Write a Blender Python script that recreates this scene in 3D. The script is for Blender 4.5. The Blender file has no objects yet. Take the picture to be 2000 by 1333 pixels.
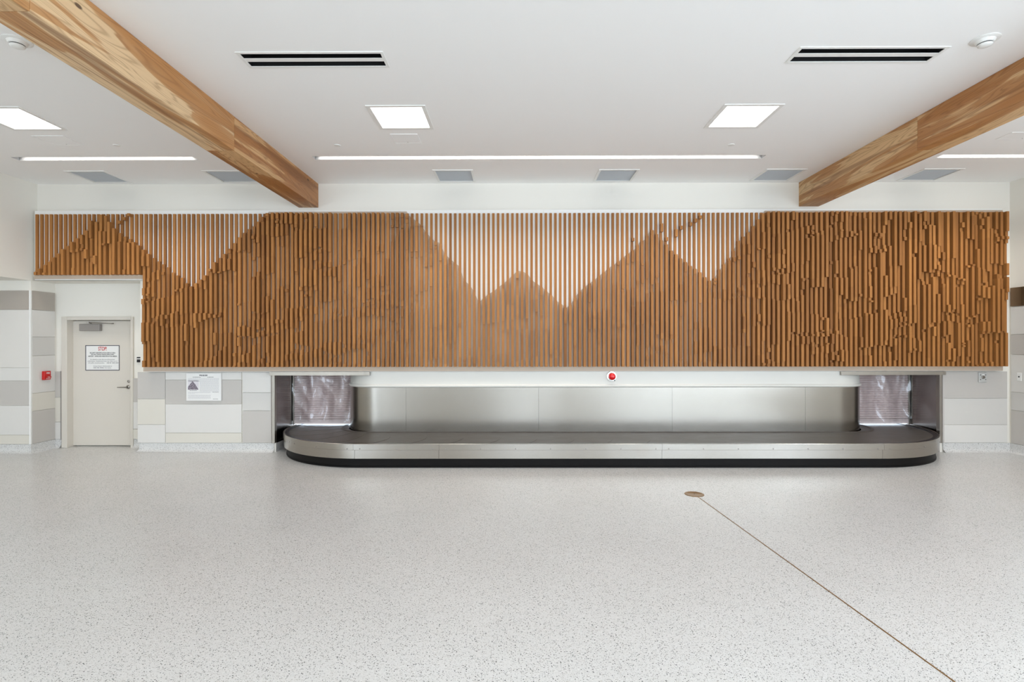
import bpy, math, random
from mathutils import Matrix, Vector, noise

random.seed(7)
SC = bpy.context.scene
COL = SC.collection
PI = math.pi

# ------------------------------------------------------------------ camera
FPX = 1050.0
CAM = Vector((0.0, 0.0, 1.80))
YAW, ROLL = math.atan(5.0 / FPX), -0.0012
ROT = (Matrix.Rotation(YAW, 3, 'Z') @ Matrix.Rotation(PI / 2, 3, 'X') @ Matrix.Rotation(ROLL, 3, 'Z'))
cd = bpy.data.cameras.new('camera')
cd.sensor_width = 36.0
cd.lens = FPX / 2000.0 * 36.0
cd.clip_start = 0.05
cam = bpy.data.objects.new('camera', cd)
cam.matrix_world = Matrix.Translation(CAM) @ ROT.to_4x4()
COL.objects.link(cam)
SC.camera = cam


def ray(px, py):
    return ROT @ Vector(((px - 1000.0) / FPX, (666.5 - py) / FPX, -1.0))


def wx(px, Y, py=667):          # world x seen at column px on the plane y = Y
    d = ray(px, py)
    return CAM.x + d.x * (Y / d.y)


def wz(py, Y, px=1005):         # world z seen at row py on the plane y = Y
    d = ray(px, py)
    return CAM.z + d.z * (Y / d.y)


# ------------------------------------------------------------------ world, lamps, exposure
SC.view_settings.view_transform = 'Standard'
SC.view_settings.look = 'None'
SC.view_settings.gamma = 1.0
SC.view_settings.use_curve_mapping = False
SC.view_settings.exposure = 0.08
SC.cycles.use_denoising = True
SC.cycles.max_bounces = 10
SC.cycles.diffuse_bounces = 6
SC.cycles.glossy_bounces = 5
SC.cycles.transparent_max_bounces = 12
SC.cycles.sample_clamp_indirect = 6.0

world = bpy.data.worlds.new('daylight')
SC.world = world
world.use_nodes = True
bg = world.node_tree.nodes['Background']
bg.inputs['Color'].default_value = (0.74, 0.865, 1.0, 1)
bg.inputs['Strength'].default_value = 8.0

CEIL = 4.36
YBACK, XL, XR = -6.5, -12.0, 8.0     # the room behind the camera, its far left and its right wall
WIN = [(-11.4, -5.6), (-0.8, 1.6), (3.9, 7.9)]
WINZ = (0.6, 4.2)


def lamp(name, loc, rot, sx, sy, power, color, portal=False):
    l = bpy.data.lights.new(name, 'AREA')
    l.shape = 'RECTANGLE'
    l.size, l.size_y = sx, sy
    l.energy = power
    l.color = color
    if portal:
        l.cycles.is_portal = True
    o = bpy.data.objects.new(name, l)
    o.location, o.rotation_euler = loc, rot
    COL.objects.link(o)
    return o


for a, b in WIN:                     # daylight through the windows behind the camera
    lamp('window_daylight', ((a + b) / 2, YBACK - 0.02, sum(WINZ) / 2), (PI / 2, 0, 0),
         b - a, WINZ[1] - WINZ[0], 0, (1, 1, 1), True)
WINR = (-4.8, 1.4, 0.6, 3.4)            # one more in the right wall, well behind the camera's view
lamp('window_daylight', (XR + 0.02, (WINR[0] + WINR[1]) / 2, (WINR[2] + WINR[3]) / 2), (PI / 2, 0, PI / 2),
     WINR[1] - WINR[0], WINR[3] - WINR[2], 0, (1, 1, 1), True)
for yy in (2.0, -2.2):               # the rest of the ceiling's square lamps
    for xx in (-5.7, -1.29, 2.6, 6.5):
        lamp('ceiling_lamp', (xx, yy, CEIL - 0.015), (0, 0, 0), 0.56, 0.56, 22, (1.0, 0.965, 0.92))
lamp('ceiling_lamp', (6.5, 6.15, CEIL - 0.015), (0, 0, 0), 0.56, 0.56, 22, (1.0, 0.965, 0.92))
for xa, xb in ((-6.99, -4.46), (-2.80, 3.47), (5.90, 7.95)):   # wall-washing lamps in the linear slots
    o = lamp('slot_lamp', ((xa + xb) / 2, 7.475, CEIL + 0.085), (math.radians(22), 0, 0), xb - xa - 0.1, 0.05,
             5.5 * (xb - xa), (1.0, 0.93, 0.85))
    o.data.spread = math.radians(110)
lamp('passage_lamp', (-9.8, 5.0, 2.74), (0, 0, 0), 0.56, 0.56, 22, (1.0, 0.965, 0.92))


# ------------------------------------------------------------------ materials
def S(r, g, b):
    f = lambda c: (c / 255 / 12.92) if c <= 10 else ((c / 255 + 0.055) / 1.055) ** 2.4
    return (f(r), f(g), f(b), 1.0)


def new_mat(name):
    m = bpy.data.materials.new(name)
    m.use_nodes = True
    nt = m.node_tree
    return m, nt, nt.nodes['Principled BSDF']


def plain(name, col, rough=0.5, metal=0.0, spec=0.5, emit=None, strength=0.0, var=0.0, vscale=3.0):
    m, nt, b = new_mat(name)
    b.inputs['Base Color'].default_value = col
    b.inputs['Roughness'].default_value = rough
    b.inputs['Metallic'].default_value = metal
    b.inputs['Specular IOR Level'].default_value = spec
    if emit:
        b.inputs['Emission Color'].default_value = emit
        b.inputs['Emission Strength'].default_value = strength
    if var:
        g = nt.nodes.new('ShaderNodeNewGeometry')
        n = nt.nodes.new('ShaderNodeTexNoise')
        n.inputs['Scale'].default_value = vscale
        n.inputs['Detail'].default_value = 4
        nt.links.new(g.outputs['Position'], n.inputs['Vector'])
        x = nt.nodes.new('ShaderNodeMix')
        x.data_type = 'RGBA'
        x.inputs[6].default_value = tuple(c * (1 - var) for c in col[:3]) + (1,)
        x.inputs[7].default_value = tuple(min(1, c * (1 + var)) for c in col[:3]) + (1,)
        nt.links.new(n.outputs['Fac'], x.inputs[0])
        nt.links.new(x.outputs[2], b.inputs['Base Color'])
    return m


def nd(nt, t, **kw):
    n = nt.nodes.new(t)
    for k, v in kw.items():
        setattr(n, k, v)
    return n


def math_node(nt, op, a, b=None, c=None):
    n = nd(nt, 'ShaderNodeMath', operation=op)
    for i, v in enumerate((a, b, c)):
        if v is None:
            continue
        if isinstance(v, (int, float)):
            n.inputs[i].default_value = v
        else:
            nt.links.new(v, n.inputs[i])
    return n.outputs[0]


def mix_col(nt, fac, a, b, blend='MIX'):
    n = nd(nt, 'ShaderNodeMix', data_type='RGBA', blend_type=blend)
    if isinstance(fac, (int, float)):
        n.inputs[0].default_value = fac
    else:
        nt.links.new(fac, n.inputs[0])
    for i, v in ((6, a), (7, b)):
        if isinstance(v, tuple):
            n.inputs[i].default_value = v
        else:
            nt.links.new(v, n.inputs[i])
    return n.outputs[2]


def ramp(nt, fac, stops):
    r = nd(nt, 'ShaderNodeValToRGB')
    e = r.color_ramp.elements
    while len(e) < len(stops):
        e.new(0.5)
    for k, (p, c) in enumerate(stops):
        e[k].position, e[k].color = p, c
    nt.links.new(fac, r.inputs[0])
    return r.outputs[0]


def mapped(nt, scale, offset=(0, 0, 0)):
    g = nd(nt, 'ShaderNodeNewGeometry')
    mp = nd(nt, 'ShaderNodeMapping')
    mp.inputs['Scale'].default_value = scale
    mp.inputs['Location'].default_value = offset
    nt.links.new(g.outputs['Position'], mp.inputs['Vector'])
    return mp.outputs[0]


def noise_tex(nt, vec, scale=1.0, detail=3.0, rough=0.5, dist=0.0):
    n = nd(nt, 'ShaderNodeTexNoise')
    n.inputs['Scale'].default_value = scale
    n.inputs['Detail'].default_value = detail
    n.inputs['Roughness'].default_value = rough
    n.inputs['Distortion'].default_value = dist
    nt.links.new(vec, n.inputs['Vector'])
    return n.outputs['Fac']


def terrazzo():
    m, nt, b = new_mat('terrazzo')
    v0 = mapped(nt, (1, 1, 1))
    col = mix_col(nt, noise_tex(nt, v0, 1.3, 3), S(204, 203, 201), S(215, 214, 212))

    def chips(scale, keep, size, off):
        vv = mapped(nt, (scale, scale * 1.25, scale), (off, off * 2, off))
        vo = nd(nt, 'ShaderNodeTexVoronoi', feature='F1')
        vo.inputs['Scale'].default_value = 1.0
        nt.links.new(vv, vo.inputs['Vector'])
        sep = nd(nt, 'ShaderNodeSeparateColor')
        nt.links.new(vo.outputs['Color'], sep.inputs[0])
        a = math_node(nt, 'LESS_THAN', sep.outputs[0], keep)
        sz = math_node(nt, 'MULTIPLY_ADD', sep.outputs[1], size * 0.8, size * 0.45)
        d = math_node(nt, 'LESS_THAN', vo.outputs['Distance'], sz)
        return math_node(nt, 'MULTIPLY', a, d), sep.outputs[2]
    f, t = chips(150, 0.55, 0.42, 3.0)
    col = mix_col(nt, f, col, mix_col(nt, t, S(178, 176, 172), S(226, 226, 224)))
    f, t = chips(122, 0.48, 0.36, 11.0)
    col = mix_col(nt, f, col, mix_col(nt, t, S(120, 122, 122), S(175, 172, 166)))
    f, t = chips(94, 0.30, 0.33, 23.0)
    col = mix_col(nt, f, col, mix_col(nt, t, S(52, 56, 58), S(110, 110, 106)))
    nt.links.new(col, b.inputs['Base Color'])
    b.inputs['Roughness'].default_value = 0.27
    b.inputs['Specular IOR Level'].default_value = 0.42
    return m


def beam_wood(name, seed, pale, mid, dark, bias=0.0):
    m, nt, b = new_mat(name)
    o = (seed * 3.1, seed * 1.7, seed * 2.3)
    big = noise_tex(nt, mapped(nt, (4.6, 0.46, 4.6), o), 1.0, 2.5, 0.45, 1.3)
    heart = ramp(nt, big, [(0.475 + bias, (0, 0, 0, 1)), (0.50 + bias, (0.8, 0.8, 0.8, 1)), (0.62 + bias, (1, 1, 1, 1))])
    fig = noise_tex(nt, mapped(nt, (4.4, 0.40, 4.4), (o[1], o[2], o[0])), 1.0, 2.5, 0.5, 0.6)
    rings = math_node(nt, 'MULTIPLY_ADD', math_node(nt, 'SINE', math_node(nt, 'MULTIPLY', fig, 120.0)), 0.5, 0.5)
    rings = math_node(nt, 'POWER', rings, 3.5)
    fine = noise_tex(nt, mapped(nt, (85, 2.6, 85), o), 1.0, 3.0, 0.6)
    col = mix_col(nt, heart, pale, mid)
    streak = ramp(nt, noise_tex(nt, mapped(nt, (9, 0.35, 9), (o[2], o[0], o[1])), 1.0, 2, 0.5, 0.8),
                  [(0.56, (0, 0, 0, 1)), (0.66, (1, 1, 1, 1))])
    col = mix_col(nt, math_node(nt, 'MULTIPLY', streak, 0.55), col, dark)
    col = mix_col(nt, math_node(nt, 'MULTIPLY', rings, 0.38), col, dark)
    col = mix_col(nt, math_node(nt, 'MULTIPLY', fine, 0.22), col, mid)
    vo = nd(nt, 'ShaderNodeTexVoronoi', feature='F1')
    vo.inputs['Scale'].default_value = 1.0
    nt.links.new(mapped(nt, (3.3, 1.5, 3.3), o), vo.inputs['Vector'])
    knot = ramp(nt, vo.outputs['Distance'], [(0.045, (1, 1, 1, 1)), (0.065, (0, 0, 0, 1))])
    col = mix_col(nt, math_node(nt, 'MULTIPLY', knot, 0.85), col, S(62, 36, 18))
    nt.links.new(col, b.inputs['Base Color'])
    b.inputs['Roughness'].default_value = 0.42
    b.inputs['Specular IOR Level'].default_value = 0.35
    return m


def slat_wood():
    m, nt, b = new_mat('slat_wood')
    at = nd(nt, 'ShaderNodeAttribute', attribute_name='tone')
    g1 = noise_tex(nt, mapped(nt, (170, 170, 3.2)), 1.0, 3, 0.6)
    g2 = noise_tex(nt, mapped(nt, (26, 26, 1.1)), 1.0, 2, 0.5)
    col = mix_col(nt, at.outputs['Fac'], S(119, 72, 32), S(182, 124, 66))
    col = mix_col(nt, math_node(nt, 'MULTIPLY', g1, 0.42), col, S(104, 60, 25))
    col = mix_col(nt, math_node(nt, 'MULTIPLY', g2, 0.30), col, S(206, 150, 92))
    nt.links.new(col, b.inputs['Base Color'])
    b.inputs['Roughness'].default_value = 0.5
    b.inputs['Specular IOR Level'].default_value = 0.2
    return m


def steel(name, col, rough, aniso=0.75, dark=0.9, scale=(0.9, 0.9, 0.05)):
    m, nt, b = new_mat(name)
    n = noise_tex(nt, mapped(nt, scale), 1.0, 2.0, 0.5)
    n2 = noise_tex(nt, mapped(nt, (2.2, 2.2, 0.6)), 1.0, 2.0, 0.5)
    c = mix_col(nt, n, tuple(x * dark for x in col[:3]) + (1,), col)
    nt.links.new(c, b.inputs['Base Color'])
    b.inputs['Metallic'].default_value = 1.0
    r = math_node(nt, 'MULTIPLY_ADD', n2, 0.10, rough - 0.05)
    nt.links.new(r, b.inputs['Roughness'])
    if aniso:
        b.inputs['Anisotropic'].default_value = aniso
        t = nd(nt, 'ShaderNodeTangent', direction_type='RADIAL', axis='Z')
        nt.links.new(t.outputs[0], b.inputs['Tangent'])
        b.inputs['Anisotropic Rotation'].default_value = 0.0
    return m


def rubber():
    m, nt, b = new_mat('belt_rubber')
    n = noise_tex(nt, mapped(nt, (3, 5, 3)), 1.0, 5, 0.65)
    s = noise_tex(nt, mapped(nt, (7, 30, 7), (4, 1, 2)), 1.0, 4, 0.7, 0.6)
    col = mix_col(nt, n, S(60, 56, 53), S(96, 90, 85))
    sc = ramp(nt, s, [(0.62, (0, 0, 0, 1)), (0.74, (1, 1, 1, 1))])
    col = mix_col(nt, math_node(nt, 'MULTIPLY', sc, 0.35), col, S(150, 144, 138))
    nt.links.new(col, b.inputs['Base Color'])
    nt.links.new(math_node(nt, 'MULTIPLY_ADD', n, 0.25, 0.34), b.inputs['Roughness'])
    return m


def film():
    m, nt, b = new_mat('clear_plastic_film')
    out = nt.nodes['Material Output']
    nt.nodes.remove(b)
    tr = nd(nt, 'ShaderNodeBsdfTransparent')
    tr.inputs[0].default_value = (0.90, 0.90, 0.90, 1)
    gl = nd(nt, 'ShaderNodeBsdfGlossy')
    gl.inputs['Roughness'].default_value = 0.10
    gl.inputs['Color'].default_value = (0.95, 0.95, 0.96, 1)
    fr = nd(nt, 'ShaderNodeFresnel')
    fr.inputs['IOR'].default_value = 1.5
    mx = nd(nt, 'ShaderNodeMixShader')
    nt.links.new(math_node(nt, 'MULTIPLY_ADD', fr.outputs[0], 0.9, 0.02), mx.inputs[0])
    nt.links.new(tr.outputs[0], mx.inputs[1])
    nt.links.new(gl.outputs[0], mx.inputs[2])
    nt.links.new(mx.outputs[0], out.inputs['Surface'])
    return m


M = {}
M['wall'] = plain('wall_paint', S(233, 229, 220), 0.6, var=0.012, vscale=0.7)
M['ceiling'] = plain('ceiling_paint', S(249, 248, 246), 0.7, var=0.01, vscale=0.5)
M['white'] = plain('white_enamel', S(236, 235, 231), 0.4)
M['gloss_white'] = plain('white_bulkhead_paint', S(214, 212, 205), 0.4)
M['p_white'] = plain('panel_white', S(217, 214, 209), 0.38, var=0.01, vscale=9)
M['p_warm'] = plain('panel_warm_white', S(219, 215, 209), 0.38, var=0.01, vscale=9)
M['p_beige'] = plain('panel_beige', S(214, 209, 198), 0.38, var=0.01, vscale=9)
M['p_pale'] = plain('panel_pale_grey', S(206, 203, 198), 0.38, var=0.01, vscale=9)
M['p_grey'] = plain('panel_grey', S(192, 187, 181), 0.38, var=0.012, vscale=9)
M['p_taupe'] = plain('panel_taupe', S(172, 163, 153), 0.38, var=0.015, vscale=9)
M['door'] = plain('door_paint', S(212, 205, 194), 0.42, var=0.012, vscale=2)
M['terrazzo'] = terrazzo()
M['slat'] = slat_wood()
M['taupe'] = plain('mountain_backing_paint', S(186, 169, 151), 0.55)
M['steel'] = steel('brushed_steel', (0.375, 0.348, 0.308, 1), 0.22, 0.3)
M['skirt'] = steel('skirt_steel', (0.43, 0.402, 0.358, 1), 0.22, 0.4, 0.92, (1.2, 1.2, 0.05))
M['jamb'] = steel('frame_steel', (0.40, 0.365, 0.315, 1), 0.42, 0.0)
M['dark_steel'] = steel('reveal_steel', (0.30, 0.27, 0.25, 1), 0.22, 0.3, 0.7, (3, 3, 3))
M['chrome'] = plain('chrome', (0.75, 0.74, 0.72, 1), 0.16, 1.0)
M['satin'] = plain('satin_nickel', S(150, 145, 138), 0.32, 1.0)
M['closer'] = plain('closer_grey', S(148, 142, 137), 0.4, 0.3)
M['black'] = plain('kick_black', S(17, 15, 14), 0.5, spec=0.15)
M['slot'] = plain('slot_grey', S(118, 120, 122), 0.6)
M['plate'] = plain('plate_metal', S(196, 196, 192), 0.35, 0.25)
M['void'] = plain('duct_black', S(12, 11, 11), 0.8)
M['rubber'] = rubber()
M['rim'] = plain('rim_rubber', S(34, 32, 34), 0.38)
M['lip'] = plain('worn_lip', S(70, 63, 57), 0.5, 0.0, var=0.3, vscale=14)
M['shutter'] = plain('shutter_grey', S(230, 214, 212), 0.42, 0.0)
M['film'] = film()
M['red'] = plain('alarm_red', S(196, 24, 20), 0.35)
M['lens_red'] = plain('beacon_red', S(214, 8, 18), 0.12, spec=0.7)
M['print_red'] = plain('print_red', S(186, 42, 36), 0.6)
M['print_black'] = plain('print_black', S(34, 34, 38), 0.6)
M['print_grey'] = plain('print_grey', S(128, 126, 128), 0.6)
M['print_pale'] = plain('print_pale_grey', S(202, 201, 202), 0.6)
M['border'] = plain('border_navy', S(52, 52, 66), 0.5)
M['sign'] = plain('sign_white', S(232, 231, 228), 0.35)
M['brass'] = plain('brass', S(150, 116, 72), 0.38, 0.7, var=0.1, vscale=20)
M['grille'] = plain('grille_grey', S(190, 193, 195), 0.5, 0.0)
M['lamp'] = plain('lamp_diffuser', (1, 1, 1, 1), 0.5, emit=(1.0, 0.965, 0.92, 1), strength=7.0)
M['led'] = plain('led_strip', (1, 1, 1, 1), 0.5, emit=(1.0, 0.93, 0.85, 1), strength=0.7)
M['glass'] = plain('dark_glass', (0.20, 0.13, 0.08, 1), 0.05, 1.0)
PALE, MID, DARK = S(226, 196, 154), S(186, 134, 82), S(124, 76, 40)
M['beam1'] = beam_wood('beam_veneer_pale', 1.3, PALE, MID, DARK)
M['beam2'] = beam_wood('beam_veneer_mixed', 4.9, S(218, 184, 138), S(184, 132, 80), DARK, 0.02)
M['beam3'] = beam_wood('beam_veneer_brown', 7.7, S(212, 172, 124), S(168, 114, 64), S(112, 68, 34), -0.06)
M['beam4'] = beam_wood('beam_veneer_tan', 9.2, S(218, 184, 138), S(182, 132, 82), S(120, 74, 38), 0.0)
M['beam5'] = beam_wood('beam_veneer_warm', 12.4, S(214, 176, 130), S(172, 118, 68), S(110, 66, 32), -0.02)


# ------------------------------------------------------------------ mesh helpers
class MB:
    def __init__(self):
        self.v, self.f, self.t = [], [], []

    def quad(self, *p, tone=0.5):
        n = len(self.v)
        self.v += [tuple(q) for q in p]
        self.f.append(tuple(range(n, n + len(p))))
        self.t.append(tone)
        return self

    def box(self, x0, x1, y0, y1, z0, z1, tone=0.5):
        n = len(self.v)
        self.v += [(x, y, z) for z in (z0, z1) for y in (y0, y1) for x in (x0, x1)]
        self.f += [tuple(n + i for i in q) for q in
                   ((0, 2, 3, 1), (4, 5, 7, 6), (0, 1, 5, 4), (2, 6, 7, 3), (0, 4, 6, 2), (1, 3, 7, 5))]
        self.t += [tone] * 6
        return self

    def strip(self, rows, closed=False, tone=0.5):      # rows: lists of equal length, quads between neighbouring rows
        n0, k = len(self.v), len(rows[0])
        for r in rows:
            self.v += [tuple(p) for p in r]
        for i in range(len(rows) - 1):
            for j in range(k if closed else k - 1):
                a, b2 = n0 + i * k + j, n0 + i * k + (j + 1) % k
                self.f.append((a, b2, b2 + k, a + k))
                self.t.append(tone)
        return self

    def prism(self, poly, axis, a, b):      # closed 2-D outline pushed along an axis ('y': outline in x,z; 'x': in y,z; 'z': in x,y)
        put = {'y': lambda p, h: (p[0], h, p[1]), 'x': lambda p, h: (h, p[0], p[1]), 'z': lambda p, h: (p[0], p[1], h)}[axis]
        A, B = [put(p, a) for p in poly], [put(p, b) for p in poly]
        self.quad(*A)
        self.quad(*reversed(B))
        self.strip([A, B], True)
        return self

    def lathe(self, c, prof, axis='z', n=32):           # prof: (radius, height) pairs along the axis
        rows = []
        for r, h in prof:
            row = []
            for i in range(n):
                u, w = r * math.cos(2 * PI * i / n), r * math.sin(2 * PI * i / n)
                row.append({'z': (c[0] + u, c[1] + w, c[2] + h), 'y': (c[0] + u, c[1] + h, c[2] + w),
                            'x': (c[0] + h, c[1] + u, c[2] + w)}[axis])
            rows.append(row)
        self.strip(rows, True)
        self.quad(*reversed(rows[0]))
        self.quad(*rows[-1])
        return self

    def build(self, name, mat, parent=None, smooth=False, bevel=0.0, seg=2, origin=None):
        if parent is not None:
            base = Vector(parent.matrix_world.translation)
            o0 = base
        else:
            xs, ys, zs = zip(*self.v)
            o0 = Vector(origin) if origin else Vector(((min(xs) + max(xs)) / 2, (min(ys) + max(ys)) / 2, min(zs)))
        me = bpy.data.meshes.new(name)
        me.from_pydata([(x - o0.x, y - o0.y, z - o0.z) for x, y, z in self.v], [], self.f)
        if any(abs(t - 0.5) > 1e-6 for t in self.t):
            at = me.attributes.new('tone', 'FLOAT', 'FACE')
            at.data.foreach_set('value', self.t)
        me.materials.append(mat)
        import bmesh
        bm = bmesh.new()
        bm.from_mesh(me)
        bmesh.ops.remove_doubles(bm, verts=bm.verts, dist=1e-5) if smooth else None
        bmesh.ops.recalc_face_normals(bm, faces=bm.faces)
        bm.to_mesh(me)
        bm.free()
        if smooth:
            me.polygons.foreach_set('use_smooth', [True] * len(me.polygons))
            me.set_sharp_from_angle(angle=math.radians(35))
        o = bpy.data.objects.new(name, me)
        COL.objects.link(o)
        if parent is not None:
            o.parent = parent
            o.matrix_world = Matrix.Translation(o0)
        else:
            o.location = o0
            o.matrix_world = Matrix.Translation(o0)
        if bevel:
            md = o.modifiers.new('edge', 'BEVEL')
            md.width, md.segments, md.limit_method = bevel, seg, 'ANGLE'
        return o


def tag(o, label=None, cat=None, group=None, kind=None):
    for k, v in (('label', label), ('category', cat), ('group', group), ('kind', kind)):
        if v:
            o[k] = v
    return o


def thing(name, loc, label, cat, group=None, kind=None):
    o = bpy.data.objects.new(name, None)
    o.empty_display_size = 0.1
    COL.objects.link(o)
    o.location = loc
    o.matrix_world = Matrix.Translation(Vector(loc))
    return tag(o, label, cat, group, kind)


def structure(o, label=None):
    o['kind'] = 'structure'
    if label:
        o['label'] = label
    return o


def copy_tree(src, delta, label):                       # a thing with its parts and their sub-parts, moved by delta
    def rec(o, parent):
        c = o.copy()
        COL.objects.link(c)
        if parent is not None:
            c.parent = parent
        for ch in list(o.children):
            rec(ch, c)
        return c
    c = rec(src, None)
    c.location = Vector(src.location) + Vector(delta)
    c['label'] = label
    return c


def text(name, s, loc, size, mat, parent, rot=(PI / 2, 0, 0), sx=1.0, align='CENTER', depth=0.0004, bold=0.0):
    cu = bpy.data.curves.new(name, 'FONT')
    cu.body = s
    cu.size = size
    cu.align_x = align
    cu.align_y = 'CENTER'
    cu.extrude = depth
    cu.offset = bold
    cu.materials.append(mat)
    o = bpy.data.objects.new(name, cu)
    COL.objects.link(o)
    bpy.context.view_layer.update()
    me = bpy.data.meshes.new_from_object(o.evaluated_get(bpy.context.evaluated_depsgraph_get()))
    bpy.data.objects.remove(o)
    bpy.data.curves.remove(cu)
    me.name = name
    o = bpy.data.objects.new(name, me)
    COL.objects.link(o)
    o.parent = parent
    o.matrix_world = (Matrix.Translation(Vector(loc)) @
                      (Matrix.Rotation(rot[2], 4, 'Z') @ Matrix.Rotation(rot[0], 4, 'X')) @ Matrix.Diagonal((sx, 1, 1, 1)))
    return o


def sheet(x0, x1, y0, y1, holes, put, mb=None):         # rectangle with rectangular holes, as a grid of quads
    mb = mb or MB()
    xs = sorted({x0, x1} | {h[i] for h in holes for i in (0, 1) if x0 < h[i] < x1})
    ys = sorted({y0, y1} | {h[i] for h in holes for i in (2, 3) if y0 < h[i] < y1})
    for a, b in zip(xs, xs[1:]):
        for c, d in zip(ys, ys[1:]):
            mx, my = (a + b) / 2, (c + d) / 2
            if any(h[0] < mx < h[1] and h[2] < my < h[3] for h in holes):
                continue
            mb.quad(put(a, c), put(b, c), put(b, d), put(a, d))
    return mb


# ------------------------------------------------------------------ main planes
YW = 8.72            # long wall
YP = 8.70            # face of its cladding panels
YD = 9.08            # wall of the door recess
XJ = -6.09           # right side of the door recess
XC = -7.79           # corner of the left return wall
YC = 8.62            # left frontal wall
ZS = 2.785           # soffit over the door recess
YSH = 9.38           # roller shutters
OL, OR = -3.878, 6.87        # the two outer reveals of the belt openings
ZO = 1.31            # top of the openings

# floor
f = sheet(XL, XR, YBACK, 9.4, [], lambda a, b: (a, b, 0.0))
structure(f.build('floor', M['terrazzo']), 'white speckled terrazzo floor')
ap = MB().box(-12, 12, 9.4, 16, -0.05, -0.002)
structure(ap.build('floor_outside', plain('apron_concrete', S(170, 170, 168), 0.8)), 'concrete outside behind the shutters')

# ceiling with its recesses
LIGHTS = [(-5.715, 6.145), (-1.293, 6.145), (2.60, 6.145)]
LH = 0.285
GRX = [-6.45, -4.38, -0.922, 1.566, 4.06, 6.40]
GY0, GY1, GH = 8.05, 8.59, 0.272
DIFF = [(-2.445, -1.185, 4.765, 4.99), (2.515, 3.775, 4.715, 4.94)]
SLOT = [(-6.99, -4.46), (-2.80, 3.47), (5.90, 7.95)]
SY0, SY1 = 7.425, 7.56
holes = [(x - LH, x + LH, y - LH, y + LH) for x, y in LIGHTS] + \
        [(x - GH, x + GH, GY0, GY1) for x in GRX] + list(DIFF) + [(a, b, SY0, SY1) for a, b in SLOT]
XU = -7.77
c = sheet(XU, XR, YBACK, YW, holes, lambda a, b: (a, b, CEIL))
structure(c.build('ceiling', M['ceiling']), 'white painted flat ceiling')

# walls
w = MB()
sheet(XJ, XR, 0, CEIL, [(OL, OR, 0, ZO)], lambda a, b: (a, YW, b), w)
sheet(XU - .05, XJ, ZS, CEIL, [], lambda a, b: (a, YW, b), w)
w.quad((XU, YC, ZS), (XJ + .02, YC + .1, ZS), (XJ + .02, YD + .02, ZS), (XU, YD + .02, ZS))
w.quad((XJ, YW, 0), (XJ, YD, 0), (XJ, YD, ZS + .02), (XJ, YW, ZS + .02))
DX0, DX1, DZ = wx(130, YD, 750), wx(256, YD, 750), wz(625.5, YD, 190)
sheet(XC - .02, XJ + .02, 0, ZS + .02, [(DX0, DX1, 0, DZ)], lambda a, b: (a, YD, b), w)
wall_back = structure(w.build('wall_back', M['wall']), 'long white wall behind the baggage carousel')

w = MB()
w.quad((XC, YC, 0), (XC, YD, 0), (XC, YD, ZS), (XC, YC, ZS))
w.quad((XL, YC, 0), (XC, YC, 0), (XC, YC, ZS), (XL, YC, ZS))
wall_return = structure(w.build('wall_left', M['wall']), 'panelled white wall left of the door')
w = MB()
w.quad((XU, YBACK, ZS), (XU, YW, ZS), (XU, YW, CEIL), (XU, YBACK, CEIL))
w.quad((XL, YBACK, ZS), (XU, YBACK, ZS), (XU, YD + .02, ZS), (XL, YD + .02, ZS))
structure(w.build('wall_left_upper', M['wall']), 'white bulkhead over the passage on the left')
w = MB().quad((XL, YBACK, 0), (XL, YC, 0), (XL, YC, ZS), (XL, YBACK, ZS))
structure(w.build('wall_far_left', M['wall']))
w = sheet(YBACK, 9.4, 0, CEIL, [WINR], lambda a, b: (XR, a, b))
wall_right = structure(w.build('wall_right', M['wall']), 'white right wall with grey panels')
w = sheet(XL, XR, 0, CEIL, [(a, b, WINZ[0], WINZ[1]) for a, b in WIN], lambda a, b: (a, YBACK, b))
structure(w.build('wall_front', M['wall']))
for k, (a, b) in enumerate(WIN):
    w = MB()
    z0, z1 = WINZ
    for x in (a + .03, (a + b) / 2, b - .03):
        w.box(x - .03, x + .03, YBACK - .04, YBACK + .04, z0, z1)
    for z in (z0 + .03, (z0 + z1) / 2 + .4, z1 - .03):
        w.box(a, b, YBACK - .035, YBACK + .035, z - .03, z + .03)
    structure(w.build('window_%d' % (k + 1), M['jamb']))

# cladding panels: parts of the wall they are fixed to
PT = 0.016


def panel_rows(wall, mats, zs, put, gap=0.003):
    for (mk, lab), z1, z0 in zip(mats, zs, zs[1:]):
        mb = MB()
        put(mb, z0 + gap, z1 - gap)
        p = mb.build('wall_panel', M[mk], wall, bevel=0.003)
        p['label'] = lab


W_, WW, BE, PA, GR, TA = ('p_white', 'white panel'), ('p_warm', 'warm white panel'), ('p_beige', 'beige panel'), \
    ('p_pale', 'pale grey panel'), ('p_grey', 'grey panel'), ('p_taupe', 'taupe panel')


def back_col(px0, px1, Y, mats, zs, wall=None):
    a, b = wx(px0, Y - PT, 790), wx(px1, Y - PT, 790)
    panel_rows(wall or wall_back, mats, zs, lambda mb, z0, z1: mb.box(a + .003, b - .003, Y - PT - .003, Y + .004, z0, z1))


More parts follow.
